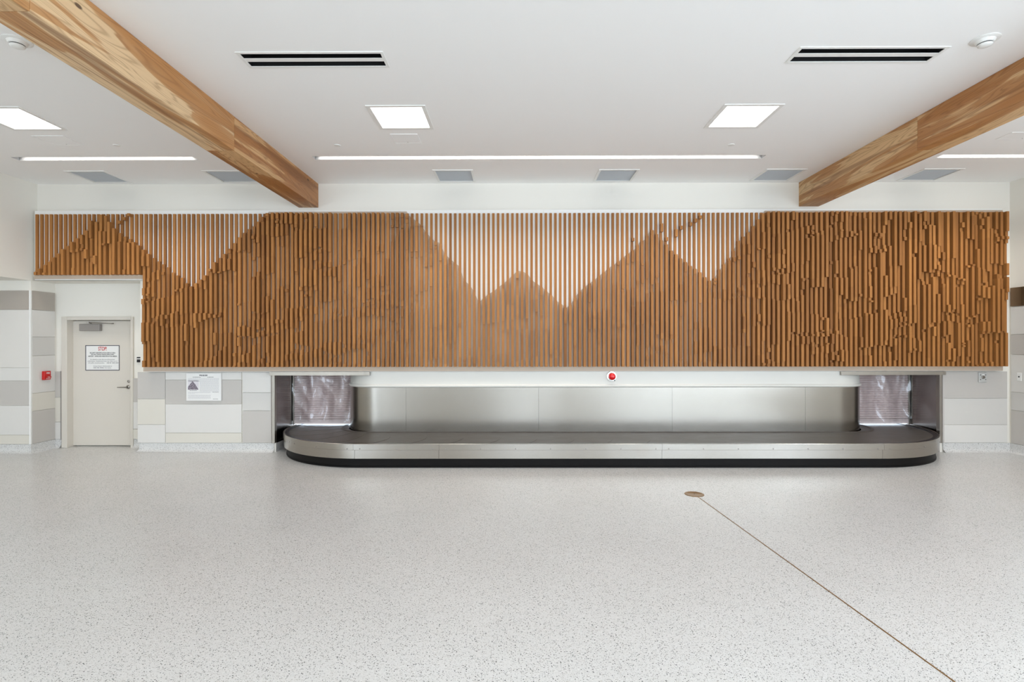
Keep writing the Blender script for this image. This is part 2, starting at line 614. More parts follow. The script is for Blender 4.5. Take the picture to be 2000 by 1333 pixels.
back_col(268.5, 323, YW, [GR, BE, W_], [1.303, .866, .449, .151])
back_col(323, 472, YW, [W_, GR, W_, BE], [1.303, 1.174, .781, .313, .151])
back_col(473.5, 529.5, YW, [W_, PA, GR], [1.303, .967, .673, .151])
back_col(1842, 1967.5, YW, [GR, PA, W_], [1.303, .866, .441, .151])
back_col(104.5, 121, YD, [GR, BE, W_], [1.297, .854, .437, .146])
back_col(258.5, 271, YD, [GR, W_, BE], [1.18, .78, .318, .148])
a0 = XL + 0.02
panel_rows(wall_return, [TA, WW, W_, GR, W_, BE], [2.625, 2.312, 1.38, 1.17, .771, .297, .146],
           lambda mb, z0, z1: mb.box(a0, XC - .014, YC - PT, YC + .004, z0, z1))
panel_rows(wall_return, [TA, W_, PA, W_, BE, GR], [2.625, 2.312, 1.876, 1.57, .963, .675, .146],
           lambda mb, z0, z1: mb.box(XC - .004, XC + PT, YC + .008, YD - .02, z0, z1))
panel_rows(wall_right, [W_, GR, W_, PA, GR], [2.337, 1.895, 1.573, .974, .684, .150],
           lambda mb, z0, z1: mb.box(XR - PT, XR + .004, 5.2, YW - .03, z0, z1))
st = MB().box(XR - .022, XR + .004, 5.2, YW - .03, 2.345, 2.645)
p = st.build('glass_band', M['glass'], wall_right)
p['label'] = 'dark glossy band reflecting the wooden slats'
# corner beads of the left return
st = MB().box(XC - .012, XC + .012, YC - .02, YC + .006, .146, 2.625)
structure(st.build('trim_1', M['white'], bevel=.003), 'white corner trim between the panels')
a, b = wx(121, YD, 790), wx(122.6, YD, 790)
structure(MB().box(a, b, YD - .03, YD + .005, .14, 1.30).build('trim_2', M['closer']), 'grey panel edge beside the door')
a, b = wx(529.8, YW, 790), wx(531.6, YW, 790)
structure(MB().box(a, b, YW - .03, YW + .005, .15, 1.305).build('trim_3', M['p_grey']), 'panel edge left of the belt opening')
a, b = wx(1838.5, YW, 790), wx(1841.5, YW, 790)
structure(MB().box(a, b, YW - .03, YW + .005, .15, 1.305).build('trim_4', M['p_grey']), 'panel edge right of the belt opening')


# terrazzo cove bases
def cove(name, path, nx, h=0.145, r=0.08):      # path of floor points on the wall line, nx = outward normal per point
    prof = [(0.012, h), (0.012, r * .9)] + [(0.012 + r * (1 - math.cos(t)), r * .9 * (1 - math.sin(t)))
                                            for t in [PI / 2 * k / 6 for k in range(1, 7)]]
    prof = [(0.0, h)] + prof
    rows = [[(p[0] + n[0] * d, p[1] + n[1] * d, z + .0005) for p, n in zip(path, nx)] for d, z in prof]
    structure(MB().strip(rows).build(name, M['terrazzo'], smooth=True), 'speckled terrazzo cove base')


s2 = 1.0
cove('baseboard_back', [(XJ, YD), (XJ, YW), (OL - .03, YW)], [(-1, 0), (-1, -1), (0, -1)])
cove('baseboard_opening', [(OL, YW), (OL, YSH)], [(.3, 0), (.3, 0)], r=.05)
cove('baseboard_right', [(OR + .04, YW), (XR, YW), (XR, 4.0)], [(0, -1), (-1, -1), (-1, 0)])
cove('baseboard_left', [(XL, YC), (XC, YC), (XC, YD), (wx(121, YD, 880), YD)], [(0, -1), (1, -1), (1, -1), (0, -1)])
cove('baseboard_recess', [(wx(262.5, YD, 880), YD), (XJ, YD)], [(0, -1), (0, -1)])

# ------------------------------------------------------------------ door
w = MB()  # box added behind the door to keep outside light out of its gaps
w.quad((-8.2, 9.9, 0), (-6.0, 9.9, 0), (-6.0, 9.9, 2.5), (-8.2, 9.9, 2.5)).quad((-8.2, 9.1, 2.5), (-6.0, 9.1, 2.5), (-6.0, 9.9, 2.5), (-8.2, 9.9, 2.5))
w.quad((-8.2, 9.1, 0), (-8.2, 9.9, 0), (-8.2, 9.9, 2.5), (-8.2, 9.1, 2.5)).quad((-6.0, 9.1, 0), (-6.0, 9.9, 0), (-6.0, 9.9, 2.5), (-6.0, 9.1, 2.5))
structure(w.build('wall_door_light_block', M['wall']), 'added box behind the door that blocks outside light')
YL = 9.18
lx0, lx1 = wx(139, YL, 750), wx(255, YL, 750)
lz1 = wz(627.5, YL, 190)
d = MB().box(lx0, lx1, YL, YL + .045, .022, lz1)
door = structure(d.build('door_1', M['door']), 'cream painted steel door with a lever handle')
fr = MB()
fz = wz(619, YD, 190)
fx0, fx1 = wx(122.5, YD, 750), wx(262, YD, 750)
jl, jr, jt = wx(130.5, YD - .03, 750), wx(254.5, YD - .03, 750), wz(625.5, YD - .03, 190)
fr.box(fx0, jl, YD - .03, YL + .09, 0, fz)
fr.box(jr, fx1, YD - .03, YL + .09, 0, fz)
fr.box(jl, jr, YD - .03, YL + .09, jt, fz)
fr.box(jl, jr, YL + .046, YL + .09, jt - .03, jt)
fr.build('door_frame', M['door'], door, bevel=.006)
hz, hx = wz(756.5, YL, 250), wx(250.5, YL, 757)
h = MB().lathe((hx, YL, hz), [(.033, 0), (.033, -.008), (.026, -.014), (.012, -.02), (.011, -.055), (.0, -.056)], 'y', 24)
hd = h.build('handle_rose', M['satin'], door, smooth=True)
h = MB()
rows = []
for k in range(9):
    t = k / 8
    cx, r = hx + .004 - .155 * t, .0105 - .003 * t
    rows.append([(cx, YL - .052 + r * math.cos(u) * .9, hz + r * math.sin(u) - .002 * t) for u in [2 * PI * i / 12 for i in range(12)]])
h.strip(rows, True).quad(*rows[0]).quad(*reversed(rows[-1]))
h.build('door_handle', M['satin'], hd, smooth=True)
h = MB().lathe((wx(251.5, YL, 745), YL, wz(745.5, YL, 250)), [(.022, 0), (.022, -.008), (.014, -.014), (.0, -.015)], 'y', 24)
h.build('lock_cylinder', M['satin'], door, smooth=True)
cx0, cx1 = wx(154.5, YL - .06, 640), wx(194.5, YL - .06, 640)
cz0, cz1 = wz(646.8, YL - .06, 175), wz(633.2, YL - .06, 175)
cl = MB().box(cx0, cx1, YL - .065, YL, cz0, cz1).build('door_closer', M['closer'], door, bevel=.008)
am = MB()


def bar(mb, p, q, r=.006, n=8):
    p, q = Vector(p), Vector(q)
    d_ = (q - p).normalized()
    u = d_.orthogonal().normalized()
    v_ = d_.cross(u)
    ring = lambda c_: [c_ + (u * math.cos(2 * PI * i / n) + v_ * math.sin(2 * PI * i / n)) * r for i in range(n)]
    A, B = ring(p), ring(q)
    mb.strip([A, B], True).quad(*reversed(A)).quad(*B)


pa = (wx(178, YL - .04, 632), YL - .04, cz1 + .012)
pb = (wx(166, YL - .17, 630), YL - .10, cz1 + .026)
pc = (wx(222, YL - .05, 632), YL - .06, cz1 + .004)
bar(am, pa, pb, .008)
bar(am, pb, pc, .006)
am.box(pc[0] - .03, pc[0], pc[1], pc[1] + .012, pc[2] - .004, pc[2] + .012)
am.lathe((pb[0], pb[1], pb[2] - .01), [(.014, 0), (.014, .02)], 'z', 16)
am.lathe((pa[0], pa[1], cz1 - .002), [(.012, 0), (.012, .018)], 'z', 16)
am.build('closer_arm', M['satin'], cl)

# notice on the door
sx0, sx1, sz0, sz1 = wx(167.2, YL, 700), wx(233.8, YL, 700), wz(724, YL, 200), wz(674.8, YL, 200)
sc_x = (sx0 + sx1) / 2
sw, sh = sx1 - sx0, sz1 - sz0
sg = thing('door_notice', (sc_x, YL - .002, sz0), 'white STOP security notice with red heading and dark border on the cream door', 'sign')
MB().box(sx0, sx1, YL - .004, YL - .0005, sz0, sz1).build('notice_sheet', M['sign'], sg, bevel=.001)
bd = MB()
t = .011
bd.box(sx0, sx1, YL - .006, YL - .004, sz1 - t, sz1).box(sx0, sx1, YL - .006, YL - .004, sz0, sz0 + t)
bd.box(sx0, sx0 + t, YL - .006, YL - .004, sz0 + t, sz1 - t).box(sx1 - t, sx1, YL - .006, YL - .004, sz0 + t, sz1 - t)
bd.build('notice_border', M['border'], sg)


def sl(fr_, s, size, mk, sx=1.0, bold=0.0, nm='notice_lettering'):
    return text(nm, s, (sc_x + .002, YL - .0048, sz1 - sh * fr_), size, M[mk], sg, sx=sx, bold=bold)


sl(.145, 'STOP!', .092, 'print_red', .60, .0016)
for fr_, s, sx in ((.305, 'SECURITY IDENTIFICATION DISPLAY AREA', .82), (.370, 'DO NOT ENTER UNLESS DISPLAYING', .84),
                   (.440, 'AIRPORT - APPROVED IDENTIFICATION MEDIA', .84)):
    sl(fr_, s, .028, 'print_black', sx, .0004)
for fr_, s, sx in ((.565, 'It is unlawful to enter this area without proper', .86), (.632, 'authorization. Unauthorized entry may subject you to', .90),
                   (.700, 'civil and/or criminal penalties', .92), (.830, 'Contact Airport Administration at', .88), (.895, 'for information', .90)):
    o = sl(fr_, s, .026, 'print_grey', sx)
    if 'penalties' in s:
        o.location.x -= .11
    if s.startswith('for'):
        o.location.x += .075
for fr_, spans in ((.700, ((.075, .115), (.122, .15), (.165, .215), (.225, .275))), (.895, ((-.155, -.105), (-.095, -.055), (-.045, .01)))):
    bd = MB()                                            # digits too small to read
    for x0, x1 in spans:
        bd.box(sc_x + x0, sc_x + x1, YL - .0052, YL - .0044, sz1 - sh * fr_ - .005, sz1 - sh * fr_ + .005)
    bd.build('notice_small_print', M['print_grey'], sg)

# information placard on the panels
ix0, ix1, iz0, iz1 = wx(364.2, YP - .02, 757), wx(432.2, YP - .02, 757), wz(783.2, YP - .02, 400), wz(729.3, YP - .02, 400)
iw, ih = ix1 - ix0, iz1 - iz0
YI = YP - .026
pl = thing('information_placard', ((ix0 + ix1) / 2, YP, iz0), 'white information placard with a small mountain picture on the grey wall panel', 'placard')
MB().box(ix0, ix1, YI, YP - .003, iz0, iz1).build('placard_board', M['sign'], pl, bevel=.002)


def ipt(u, v):
    return ix0 + iw * u, iz1 - ih * v


tx = MB()
rng = random.Random(3)


def line(mb, u0, u1, v, hgt, y=YI):
    u = u0
    while u < u1 - .01:
        wd = min(rng.uniform(.018, .06), u1 - u)
        (xa, za), (xb, zb) = ipt(u, v), ipt(u + wd, v + hgt)
        mb.box(xa, xb, y - .0008, y + .0002, zb, za)
        u += wd + .009


n = 0
v = .185
while v < .30:
    line(tx, .055, .94, v, .013); v += .026
while v < .66:
    line(tx, .39, .94, v, .013); v += .026
while v < .745:
    line(tx, .055, .70 if v < .72 else .25, v, .013); v += .026
v += .03
while v < .93:
    line(tx, .055, .70, v, .013); v += .026
tx.build('placard_text', M['print_pale'], pl)
for u0, u1, v, hh in ((.19, .41, .135, .02), (.61, .78, .135, .02), (.43, .60, .10, .013), (.10, .30, .625, .013), (.75, .93, .68, .014), (.77, .91, .93, .016)):
    tx = MB()
    line(tx, u0, u1, v, hh)
    tx.build('placard_caption', M['print_grey'], pl)
tx = MB()
for a, b in ((.375, .455), (.465, .525), (.535, .61)):
    (xa, za), (xb, zb) = ipt(a, .062), ipt(b, .088)
    tx.box(xa, xb, YI - .0008, YI + .0002, zb, za)
tx.build('placard_heading', M['print_black'], pl)
(xa, za), (xb, zb) = ipt(.045, .255), ipt(.355, .605)
ph = MB().box(xa, xb, YI - .0008, YI + .0002, zb, za).build('placard_picture', plain('picture_sky', S(218, 214, 218), .5), pl)
pk = MB()
poly = [ipt(.05, .60), ipt(.05, .50), ipt(.11, .40), ipt(.175, .29), ipt(.20, .31), ipt(.26, .40), ipt(.30, .49), ipt(.345, .57), ipt(.34, .60)]
pk.prism(poly, 'y', YI - .0016, YI - .0006)
rock, nt, b_ = new_mat('picture_rock')
nn = noise_tex(nt, mapped(nt, (70, 70, 90)), 1.0, 5, .7)
nt.links.new(ramp(nt, nn, [(.40, S(62, 52, 62)), (.55, S(150, 140, 150)), (.7, S(196, 190, 196))]), b_.inputs['Base Color'])
pk.build('mountain_picture', rock, ph)

# ------------------------------------------------------------------ card reader, alarm, plates, beacon
rx0, rx1 = wx(266.8, YD - .03, 703), wx(276, YD - .03, 703)
rz0, rz1 = wz(708.2, YD - .03, 270), wz(697.8, YD - .03, 270)
rd = thing('card_reader', ((rx0 + rx1) / 2, YD, rz0), 'small black card reader between the door frame and the wooden slats', 'card reader')
MB().box(rx0, rx1, YD - .03, YD - .0005, rz0, rz1).build('reader_body', M['print_black'], rd, bevel=.004)
zz = rz1 - (rz1 - rz0) * .33
MB().box(rx0 + .006, rx1 - .006, YD - .033, YD - .029, zz - .009, zz + .007).build('reader_window', M['sign'], rd)

ay0, ay1 = 8.80, 8.925
az0, az1 = wz(742.3, 8.86, 90), wz(725.2, 8.86, 90)
ax = XC + PT + .001
al = thing('fire_alarm_pull_station', (ax, (ay0 + ay1) / 2, az0), 'red fire alarm pull station on the white panel left of the door', 'fire alarm')
MB().box(ax, ax + .045, ay0, ay1, az0, az1).build('alarm_box', M['red'], al, bevel=.006)
ah = MB().box(ax + .045, ax + .062, ay0 + .022, ay1 - .01, az0 + .03, az0 + .058)
ah.box(ax + .045, ax + .056, ay0 + .022, ay1 - .01, az0 + .072, az0 + .09)
ah.build('pull_handle', M['red'], al, bevel=.004)
R90 = (PI / 2, 0, PI / 2)
text('alarm_lettering', 'FIRE', (ax + .0458, (ay0 + ay1) / 2 + .008, az1 - .035), .036, M['sign'], al, R90, bold=.0006)
text('alarm_lettering', 'PULL', (ax + .0628, (ay0 + ay1) / 2 + .006, az0 + .044), .024, M['sign'], al, R90)
text('alarm_lettering', 'DOWN', (ax + .0458, (ay0 + ay1) / 2 + .008, az0 + .018), .022, M['sign'], al, R90)

kx0, kx1 = wx(1910.3, YP, 737), wx(1926, YP, 737)
kz0, kz1 = wz(747.2, YP, 1918), wz(728, YP, 1918)
kp = thing('key_switch_plate', ((kx0 + kx1) / 2, YP, kz0), 'square metal key switch plate on the grey panel right of the belt opening', 'switch')
MB().box(kx0, kx1, YP - .016, YP - .004, kz0, kz1).build('switch_plate', M['plate'], kp, bevel=.004)
kcx, kcz = (kx0 + kx1) / 2 + .003, (kz0 + kz1) / 2 + .004
MB().lathe((kcx, YP - .016, kcz), [(.026, 0), (.026, -.008), (.018, -.014), (.018, -.022), (0, -.022)], 'y', 24).build('key_switch', M['satin'], kp, smooth=True)
MB().box(kcx - .018, kcx + .018, YP - .018, YP - .0155, kcz + .03, kcz + .048).build('switch_tag', M['sign'], kp)
for sx in (-1, 1):
    for sz in (-1, 1):
        MB().lathe((kcx + sx * .042, YP - .0155, kcz + sz * .037), [(.007, 0), (.007, -.003), (0, -.003)], 'y', 10).build('screw', M['print_black'], kp)

jy0, jy1, jz0, jz1 = 8.50, 8.575, wz(744.5, 8.54, 1987), wz(728.3, 8.54, 1987)
jx = XR - PT - .001
jp = thing('wall_jack_plate', (jx, (jy0 + jy1) / 2, jz0), 'white jack plate with one dark socket on the right wall', 'outlet')
MB().box(jx - .008, jx, jy0, jy1, jz0, jz1).build('jack_plate', M['white'], jp, bevel=.003)
MB().lathe((jx - .008, (jy0 + jy1) / 2, (jz0 + jz1) / 2), [(.011, 0), (.011, -.006), (.004, -.007), (0, -.007)], 'x', 16).build('jack_socket', M['print_black'], jp)

CL, CR, CY = -2.21, 5.20, 9.20          # centres of the two turns of the carousel
RF = 0.58                               # radius of the steel fascia
bx, bz = wx(1194.5, 8.62, 735.5), wz(735.5, 8.62, 1195)
YB_ = CY - RF - .001
be = thing('warning_beacon', (bx, YB_, bz), 'round red warning beacon in a chrome ring above the steel fascia', 'beacon')
MB().lathe((bx, YB_, bz), [(.084, 0), (.084, -.008), (.078, -.016), (.058, -.018), (.055, -.03), (0, -.03)], 'y', 40).build('beacon_ring', M['chrome'], be, smooth=True)
MB().lathe((bx, YB_ - .028, bz), [(.056, 0), (.056, -.03), (.052, -.05), (.040, -.064), (.022, -.072), (0, -.074)], 'y', 40).build('beacon_lens', M['lens_red'], be, smooth=True)
MB().lathe((bx + .045, YB_ - .012, bz - .066), [(.009, 0), (.009, -.012), (0, -.012)], 'y', 12).build('beacon_screw', M['print_black'], be)

# ------------------------------------------------------------------ wooden mural
YBK = 8.60                              # face of the white backing panels
PITCH = 0.0762
NCOL = 203
SX0 = wx(71.3, 8.57, 470)
colx = [SX0 + PITCH * i for i in range(NCOL)]
ZTOP, ZBOT, ZBOT_L = 3.84, wz(717, 8.50), wz(536.5, 8.50, 170)
XSTEP = wx(271.5, 8.50, 640)
WS = 0.0405
DSKY = 0.030
mural = thing('slat_mural', (0.1, YBK, ZBOT), 'long wooden slat mural of a mountain range above the baggage carousel', 'wall art')

bk_z0, bk_z1 = 1.312, wz(410, YBK)
bk_zl = 2.79
seams = [68, 162, 311.5, 461, 611, 761, 911, 1061.5, 1213, 1365, 1516, 1668, 1822, 1974]
sxw = [wx(p_, YBK, 600) for p_ in seams]
sxw[-1] = colx[-1] + WS / 2 + .008
for a, b in zip(sxw, sxw[1:]):
    mb = MB()
    if b < XSTEP:
        mb.box(a + .001, b - .001, YBK, YW - .001, bk_zl, bk_z1)
    elif a < XSTEP:
        s = XSTEP + .02
        mb.prism([(a + .001, bk_zl), (s, bk_zl), (s, bk_z0), (b - .001, bk_z0), (b - .001, bk_z1), (a + .001, bk_z1)], 'y', YBK, YW - .001)
    else:
        mb.box(a + .001, b - .001, YBK, YW - .001, bk_z0, bk_z1)
    mb.build('backing_panel', M['white'], mural)['label'] = 'white backing panel'

# outline of the mountains (read off the photograph, placed on the face of the slats)
OUT = [(60, 534), (73, 525), (82, 518), (92, 511), (101, 503), (111, 495), (120, 487), (130, 480), (139, 472.6), (148.6, 465), (159, 457.6),
       (168, 449), (177, 436), (186, 433), (196, 417), (205, 421.6), (214, 434.6), (224, 448), (233, 455.6), (242, 462), (252, 467), (260, 473),
       (270, 480), (279, 488), (288, 496), (298, 504), (308, 511), (318, 517), (326, 522), (336, 533.6), (347, 539.4), (356, 544), (365, 556),
       (374.6, 561), (385, 550.6), (395, 544), (405, 534), (413, 520.5), (422, 509.5), (431.5, 501.6), (441, 494), (450, 482.5), (460, 471),
       (469.6, 459), (479, 451.7), (488, 445), (497.7, 440), (507.7, 428.4), (515.6, 422), (526, 414), (790, 414), (800, 421.5), (810.5, 429.4),
       (820.5, 437), (830, 451), (839.4, 462), (849, 471.4), (859, 474), (868, 496), (878, 504.8), (887.5, 513.4), (897, 520.5), (906.4, 549),
       (916, 556), (925.5, 570), (935, 592), (944.5, 583.6), (954.4, 575), (964, 570), (973.3, 562), (983, 554.7), (992.5, 547), (1002, 537.6),
       (1011.4, 529), (1021.4, 531), (1030.6, 536), (1040, 549), (1049.5, 555.5), (1059, 562), (1069, 571), (1078.4, 578), (1088, 589.6),
       (1097.6, 596), (1106.8, 602.7), (1116.5, 593.5), (1125.7, 578), (1135.7, 567), (1145, 559), (1154.6, 552), (1164, 545), (1173.5, 537),
       (1183.5, 529), (1193, 521), (1202.6, 515), (1212.6, 508), (1222, 499), (1231.5, 492.4), (1241.5, 486), (1250.7, 471), (1260, 469),
       (1269.6, 450.4), (1279, 449), (1289, 467.5), (1298.5, 471), (1307.7, 486.6), (1317.4, 493.7), (1326.6, 501.6), (1336.6, 508.7),
       (1345.8, 517), (1355.5, 522.6), (1365.5, 529), (1374.7, 538.4), (1384.4, 547.6), (1394, 550), (1403, 530.5), (1412, 521), (1422, 508),
       (1431.6, 497.7), (1440, 474), (1450, 465), (1460, 457), (1469, 446.5), (1478.4, 433), (1489, 419), (1494, 414), (1990, 414)]
YM = 8.505
outw = [(wx(p_, YM, q_), wz(q_, YM, p_)) for p_, q_ in OUT]


def ridge(x):
    for (x0, z0), (x1, z1) in zip(outw, outw[1:]):
        if x0 <= x <= x1:
            return z0 + (z1 - z0) * (x - x0) / (x1 - x0)
    return outw[0][1] if x < outw[0][0] else outw[-1][1]


tp = []                                 # taupe sheet behind the mountains
xa, xb = sxw[0] + .002, sxw[-1] - .002
k = .995                                # from the slat faces back to the sheet's own plane
x = xa
pts = []
while x < xb:
    z = ridge(x * .992)
    pts.append((x, min(z + .012, ZTOP + .03) if z < ZTOP - .02 or x < -5 else ZTOP + .035))
    x += PITCH / 2
pts.append((xb, ZTOP + .035))
YT = YBK - .012
TB = bk_z0 + .006
tz = lambda x: (bk_zl + .012 if x < XSTEP + .02 else TB)
mt = MB()
for (x0, z0), (x1, z1) in zip(pts, pts[1:]):
    xm = (x0 + x1) / 2
    b0 = tz(xm)
    mt.quad((x0, YT, b0), (x1, YT, b0), (x1, YT, z1), (x0, YT, z0))
    mt.quad((x0, YT, z0), (x1, YT, z1), (x1, YBK - .0005, z1), (x0, YBK - .0005, z0))
mt.build('mountain_backing', M['taupe'], mural)['label'] = 'taupe mountain-shaped sheet behind the slats'

NV = noise.noise
rs = random.Random(21)


def params(x):                          # deepest base, step between blocks, mean block length, smooth swell
    p_ = 1005 + x * FPX / 8.5
    if p_ < 530:
        return .088, .019, .135, .016
    if p_ < 800:
        k_ = (p_ - 530) / 270
        return .092 - .016 * k_, .020 - .006 * k_, .15, .016
    if p_ < 1120:
        return .066, .0135, .155, .008
    if p_ < 1420:
        return .080, .0135, .17, .010
    k_ = min(1, (p_ - 1420) / 110)
    return .080 + .030 * k_, .0135 + .0085 * k_, .185, .010 + .003 * k_


FRAG = [(1306.4, 467, 7), (1317.4, 458.8, 7), (1326, 451.7, 7), (1335.3, 444.6, 7), (1345.2, 437.8, 7), (1355.5, 430.7, 7), (1366, 424, 6),
        (1288.8, 444.6, 16), (1239.4, 468, 6), (171.6, 434.4, 7), (229, 434, 6), (238, 427, 6), (248, 419.4, 5)]
frag = {}
for p_, q_, hh in FRAG:
    X_ = wx(p_, 8.50, q_)
    i = min(range(NCOL), key=lambda i: abs(colx[i] - X_))
    frag.setdefault(i, []).append((wz(q_ + hh / 2, 8.5, p_), wz(q_ - hh / 2, 8.5, p_)))

slats = []
prev = []                               # breaks of the neighbouring column: (height, level above it)
for i, x in enumerate(colx):
    zb = ZBOT_L if x < XSTEP else ZBOT
    zr = min(ridge(x), ZTOP)
    base, step, mean, swell = params(x)
    tone_c = min(.95, max(.05, rs.gauss(.5, .15)))
    br = []                             # carry part of the neighbour's breaks along, so ledges run across several slats
    for zz_, lv in prev:
        if rs.random() < (.62 if x < 4 else .48):
            br.append((zz_ + rs.choice((-1, 1, 1)) * rs.uniform(.0, .035), lv if rs.random() < .7 else rs.choice((-1, 0, 1))))
    want = max(1, round((zr - zb) / mean * rs.uniform(.7, 1.3)))
    while len(br) < want:
        z_ = rs.uniform(ZBOT, ZTOP)
        lv = rs.choice((-1, -1, 0, 1, 1))
        br.append((z_, lv))
        if rs.random() < .45:           # a short block on its own
            br.append((z_ + rs.uniform(.025, .07), rs.choice((-1, 0, 1))))
    if len(br) > want * 1.5 + 1:
        br = rs.sample(br, int(want * 1.3))
    br.sort()
    clean = []
    for zz_, lv in br:
        if ZBOT + .02 < zz_ < ZTOP - .02 and (not clean or zz_ - clean[-1][0] > .02):
            clean.append((zz_, lv))
    prev = clean
    cuts_ = [(zb, 0)] + [c_ for c_ in clean if zb + .02 < c_[0] < zr - .02] + [(zr, 0)]
    below = [c_ for c_ in clean if c_[0] <= zb + .02]
    lv0 = below[-1][1] if below else 0
    mb = MB()
    hw = WS / 2
    for (b0, l0), (b1, _l) in zip(cuts_, cuts_[1:]):
        if b1 - b0 < .004:
            continue
        lv = l0 if b0 > zb else lv0
        zm = (b0 + b1) / 2
        sm = NV(Vector((x * 1.3, zm * 1.2, 3.1))) * swell * 1.6
        dp = max(.045, base + lv * step + round(sm / (step * .5)) * step * .5)
        ox = rs.uniform(-.0008, .0008)
        tn = min(1, max(0, tone_c + rs.gauss(0, .11)))
        mb.box(x - hw + ox, x + hw + ox, YBK - dp, YBK - .0005, b0, b1, tone=tn)
    if zr < ZTOP - .004:
        mb.box(x - hw * .96, x + hw * .96, YBK - DSKY, YBK - .0005, max(zr, zb), ZTOP, tone=min(1, max(0, tone_c - .02 + rs.gauss(0, .08))))
    for f0, f1 in frag.get(i, []):
        mb.box(x - hw, x + hw, YBK - .10, YBK - DSKY + .004, f0, f1, tone=min(1, max(0, tone_c + .1)))
    slats.append((zr - zb, mb))
order = sorted(range(NCOL), key=lambda i: -slats[i][0])
rest = MB()
for i in range(NCOL):
    mb = slats[i][1]
    if i in set(order[:100]):
        mb.build('slat', M['slat'], mural)
    else:
        n0 = len(rest.v)
        rest.v += mb.v
        rest.f += [tuple(j + n0 for j in q_) for q_ in mb.f]
        rest.t += mb.t
tag(rest.build('slats', M['slat'], mural), kind='stuff')

# ------------------------------------------------------------------ belt openings: frames, reveals, shutters, film
mb = MB().box(OL - .3, OR + .3, 9.42, 9.50, .40, ZO + .1).box(OL - .3, OR + .3, 9.42, 9.50, 0, .31)  # black walls added to shut out daylight, save the gap under the shutters
mb.box(CL - RF + .01, CR + RF - .01, 9.42, 9.50, .31, .40)
structure(mb.build('wall_shutter_light_block', M['black']))
w = MB()
for x0, x1 in ((OL - .02, CL), (CR, OR + .02)):
    w.box(x0, x1, YW + .002, 9.45, ZO - .03, ZO + .02)
structure(w.build('ceiling_opening', M['dark_steel']), 'dark soffit of the belt openings')
jz1 = ZO
j = MB()
a, b = wx(531.6, YP - .02, 800), wx(537.2, YP - .02, 800)
j.box(a, b, YP - .035, YW + .02, .151, jz1 - .002)
la, lb = a, wx(722, 8.585, 730)
lz0, lz1 = wz(734, 8.585, 620), 1.309
j.box(la, lb, 8.585, 8.607, lz0, lz1)
j.box(la, OL + .12, 8.607, YW, lz0, lz1)
structure(j.build('trim_5', M['jamb'], bevel=.002), 'steel frame of the left belt opening')
j = MB()
a, b = wx(1834.2, YP - .02, 800), wx(1838.5, YP - .02, 800)
j.box(a, b, YP - .035, YW + .02, .151, jz1 - .002)
j.box(wx(1643, 8.585, 730), b, 8.585, 8.607, lz0, lz1)
j.box(OR - .12, b, 8.607, YW, lz0, lz1)
structure(j.build('trim_6', M['jamb'], bevel=.002), 'steel frame of the right belt opening')
w = MB()
for xo, s in ((OL, -1), (OR, 1)):
    x0, x1 = sorted((xo, xo + s * .03))
    w.box(x0, x1, YW + .02, 9.02, .0, ZO)
    w.box(min(xo + s * .004, xo + s * .03), max(xo + s * .004, xo + s * .03), 9.024, 9.44, .0, ZO)
structure(w.build('wall_opening', M['dark_steel']), 'dark steel reveals of the belt openings')


def shutter(x0, x1, gx, label):
    sh_ = thing('roller_shutter', ((x0 + x1) / 2, YSH, .38), label, 'shutter', 'roller shutters')
    mb = MB()
    z, rows = .44, []
    while z < ZO - .03:
        for k_ in range(6):
            t_ = k_ / 5
            rows.append([(x0, YSH - .012 * math.sin(PI * t_) + .006, z + .034 * t_), (x1, YSH - .012 * math.sin(PI * t_) + .006, z + .034 * t_)])
        rows.append([(x0, YSH + .016, z + .036), (x1, YSH + .016, z + .036)])
        z += .0395
    mb.strip(rows).build('shutter_curtain', M['shutter'], sh_)
    MB().box(x0, x1, YSH - .014, YSH + .02, .358, .437).build('bottom_bar', M['shutter'], sh_, bevel=.004)
    MB().box(gx - .012, gx + .012, YSH - .02, YSH + .03, .345, ZO - .03).build('guide_rail', M['satin'], sh_, bevel=.002)
    return sh_


shutter(OL + .02, CL - RF - .004, OL + .02, 'grey roller shutter closing the left belt opening')
shutter(CR + RF + .004, OR - .02, OR - .02, 'grey roller shutter closing the right belt opening')


def plastic(x0, x1, label, seed):
    nx_, nz_ = 90, 60
    rows = []
    for a in range(nz_ + 1):
        v_ = a / nz_
        z = .40 + v_ * (ZO - .45)
        row = []
        for b2 in range(nx_ + 1):
            u = b2 / nx_
            x_ = x0 + (x1 - x0) * u
            fold = math.sin(u * 15 + seed + .9 * math.sin(v_ * 2.2 + seed)) * .030
            cr_ = abs(NV(Vector((u * 4 + v_ * 1.3 + seed, v_ * 1.6, seed)))) * .055
            fine = NV(Vector((u * 14 + seed, v_ * 4, seed * 2))) * .012
            tight = .25 + .75 * math.sin(PI * min(1, v_ * 1.02)) ** .5
            row.append((x_, YSH - .085 - (fold + fine - cr_) * tight, z))
        rows.append(row)
    return tag(MB().strip(rows).build('plastic_sheet', M['film'], smooth=True), label, 'plastic sheet', 'plastic sheets over the shutters')


plastic(OL + .03, CL - RF - .03, 'wrinkled clear plastic sheet hanging over the left shutter', 1.7)
plastic(CR + RF + .03, OR - .03, 'wrinkled clear plastic sheet hanging over the right shutter', 5.2)


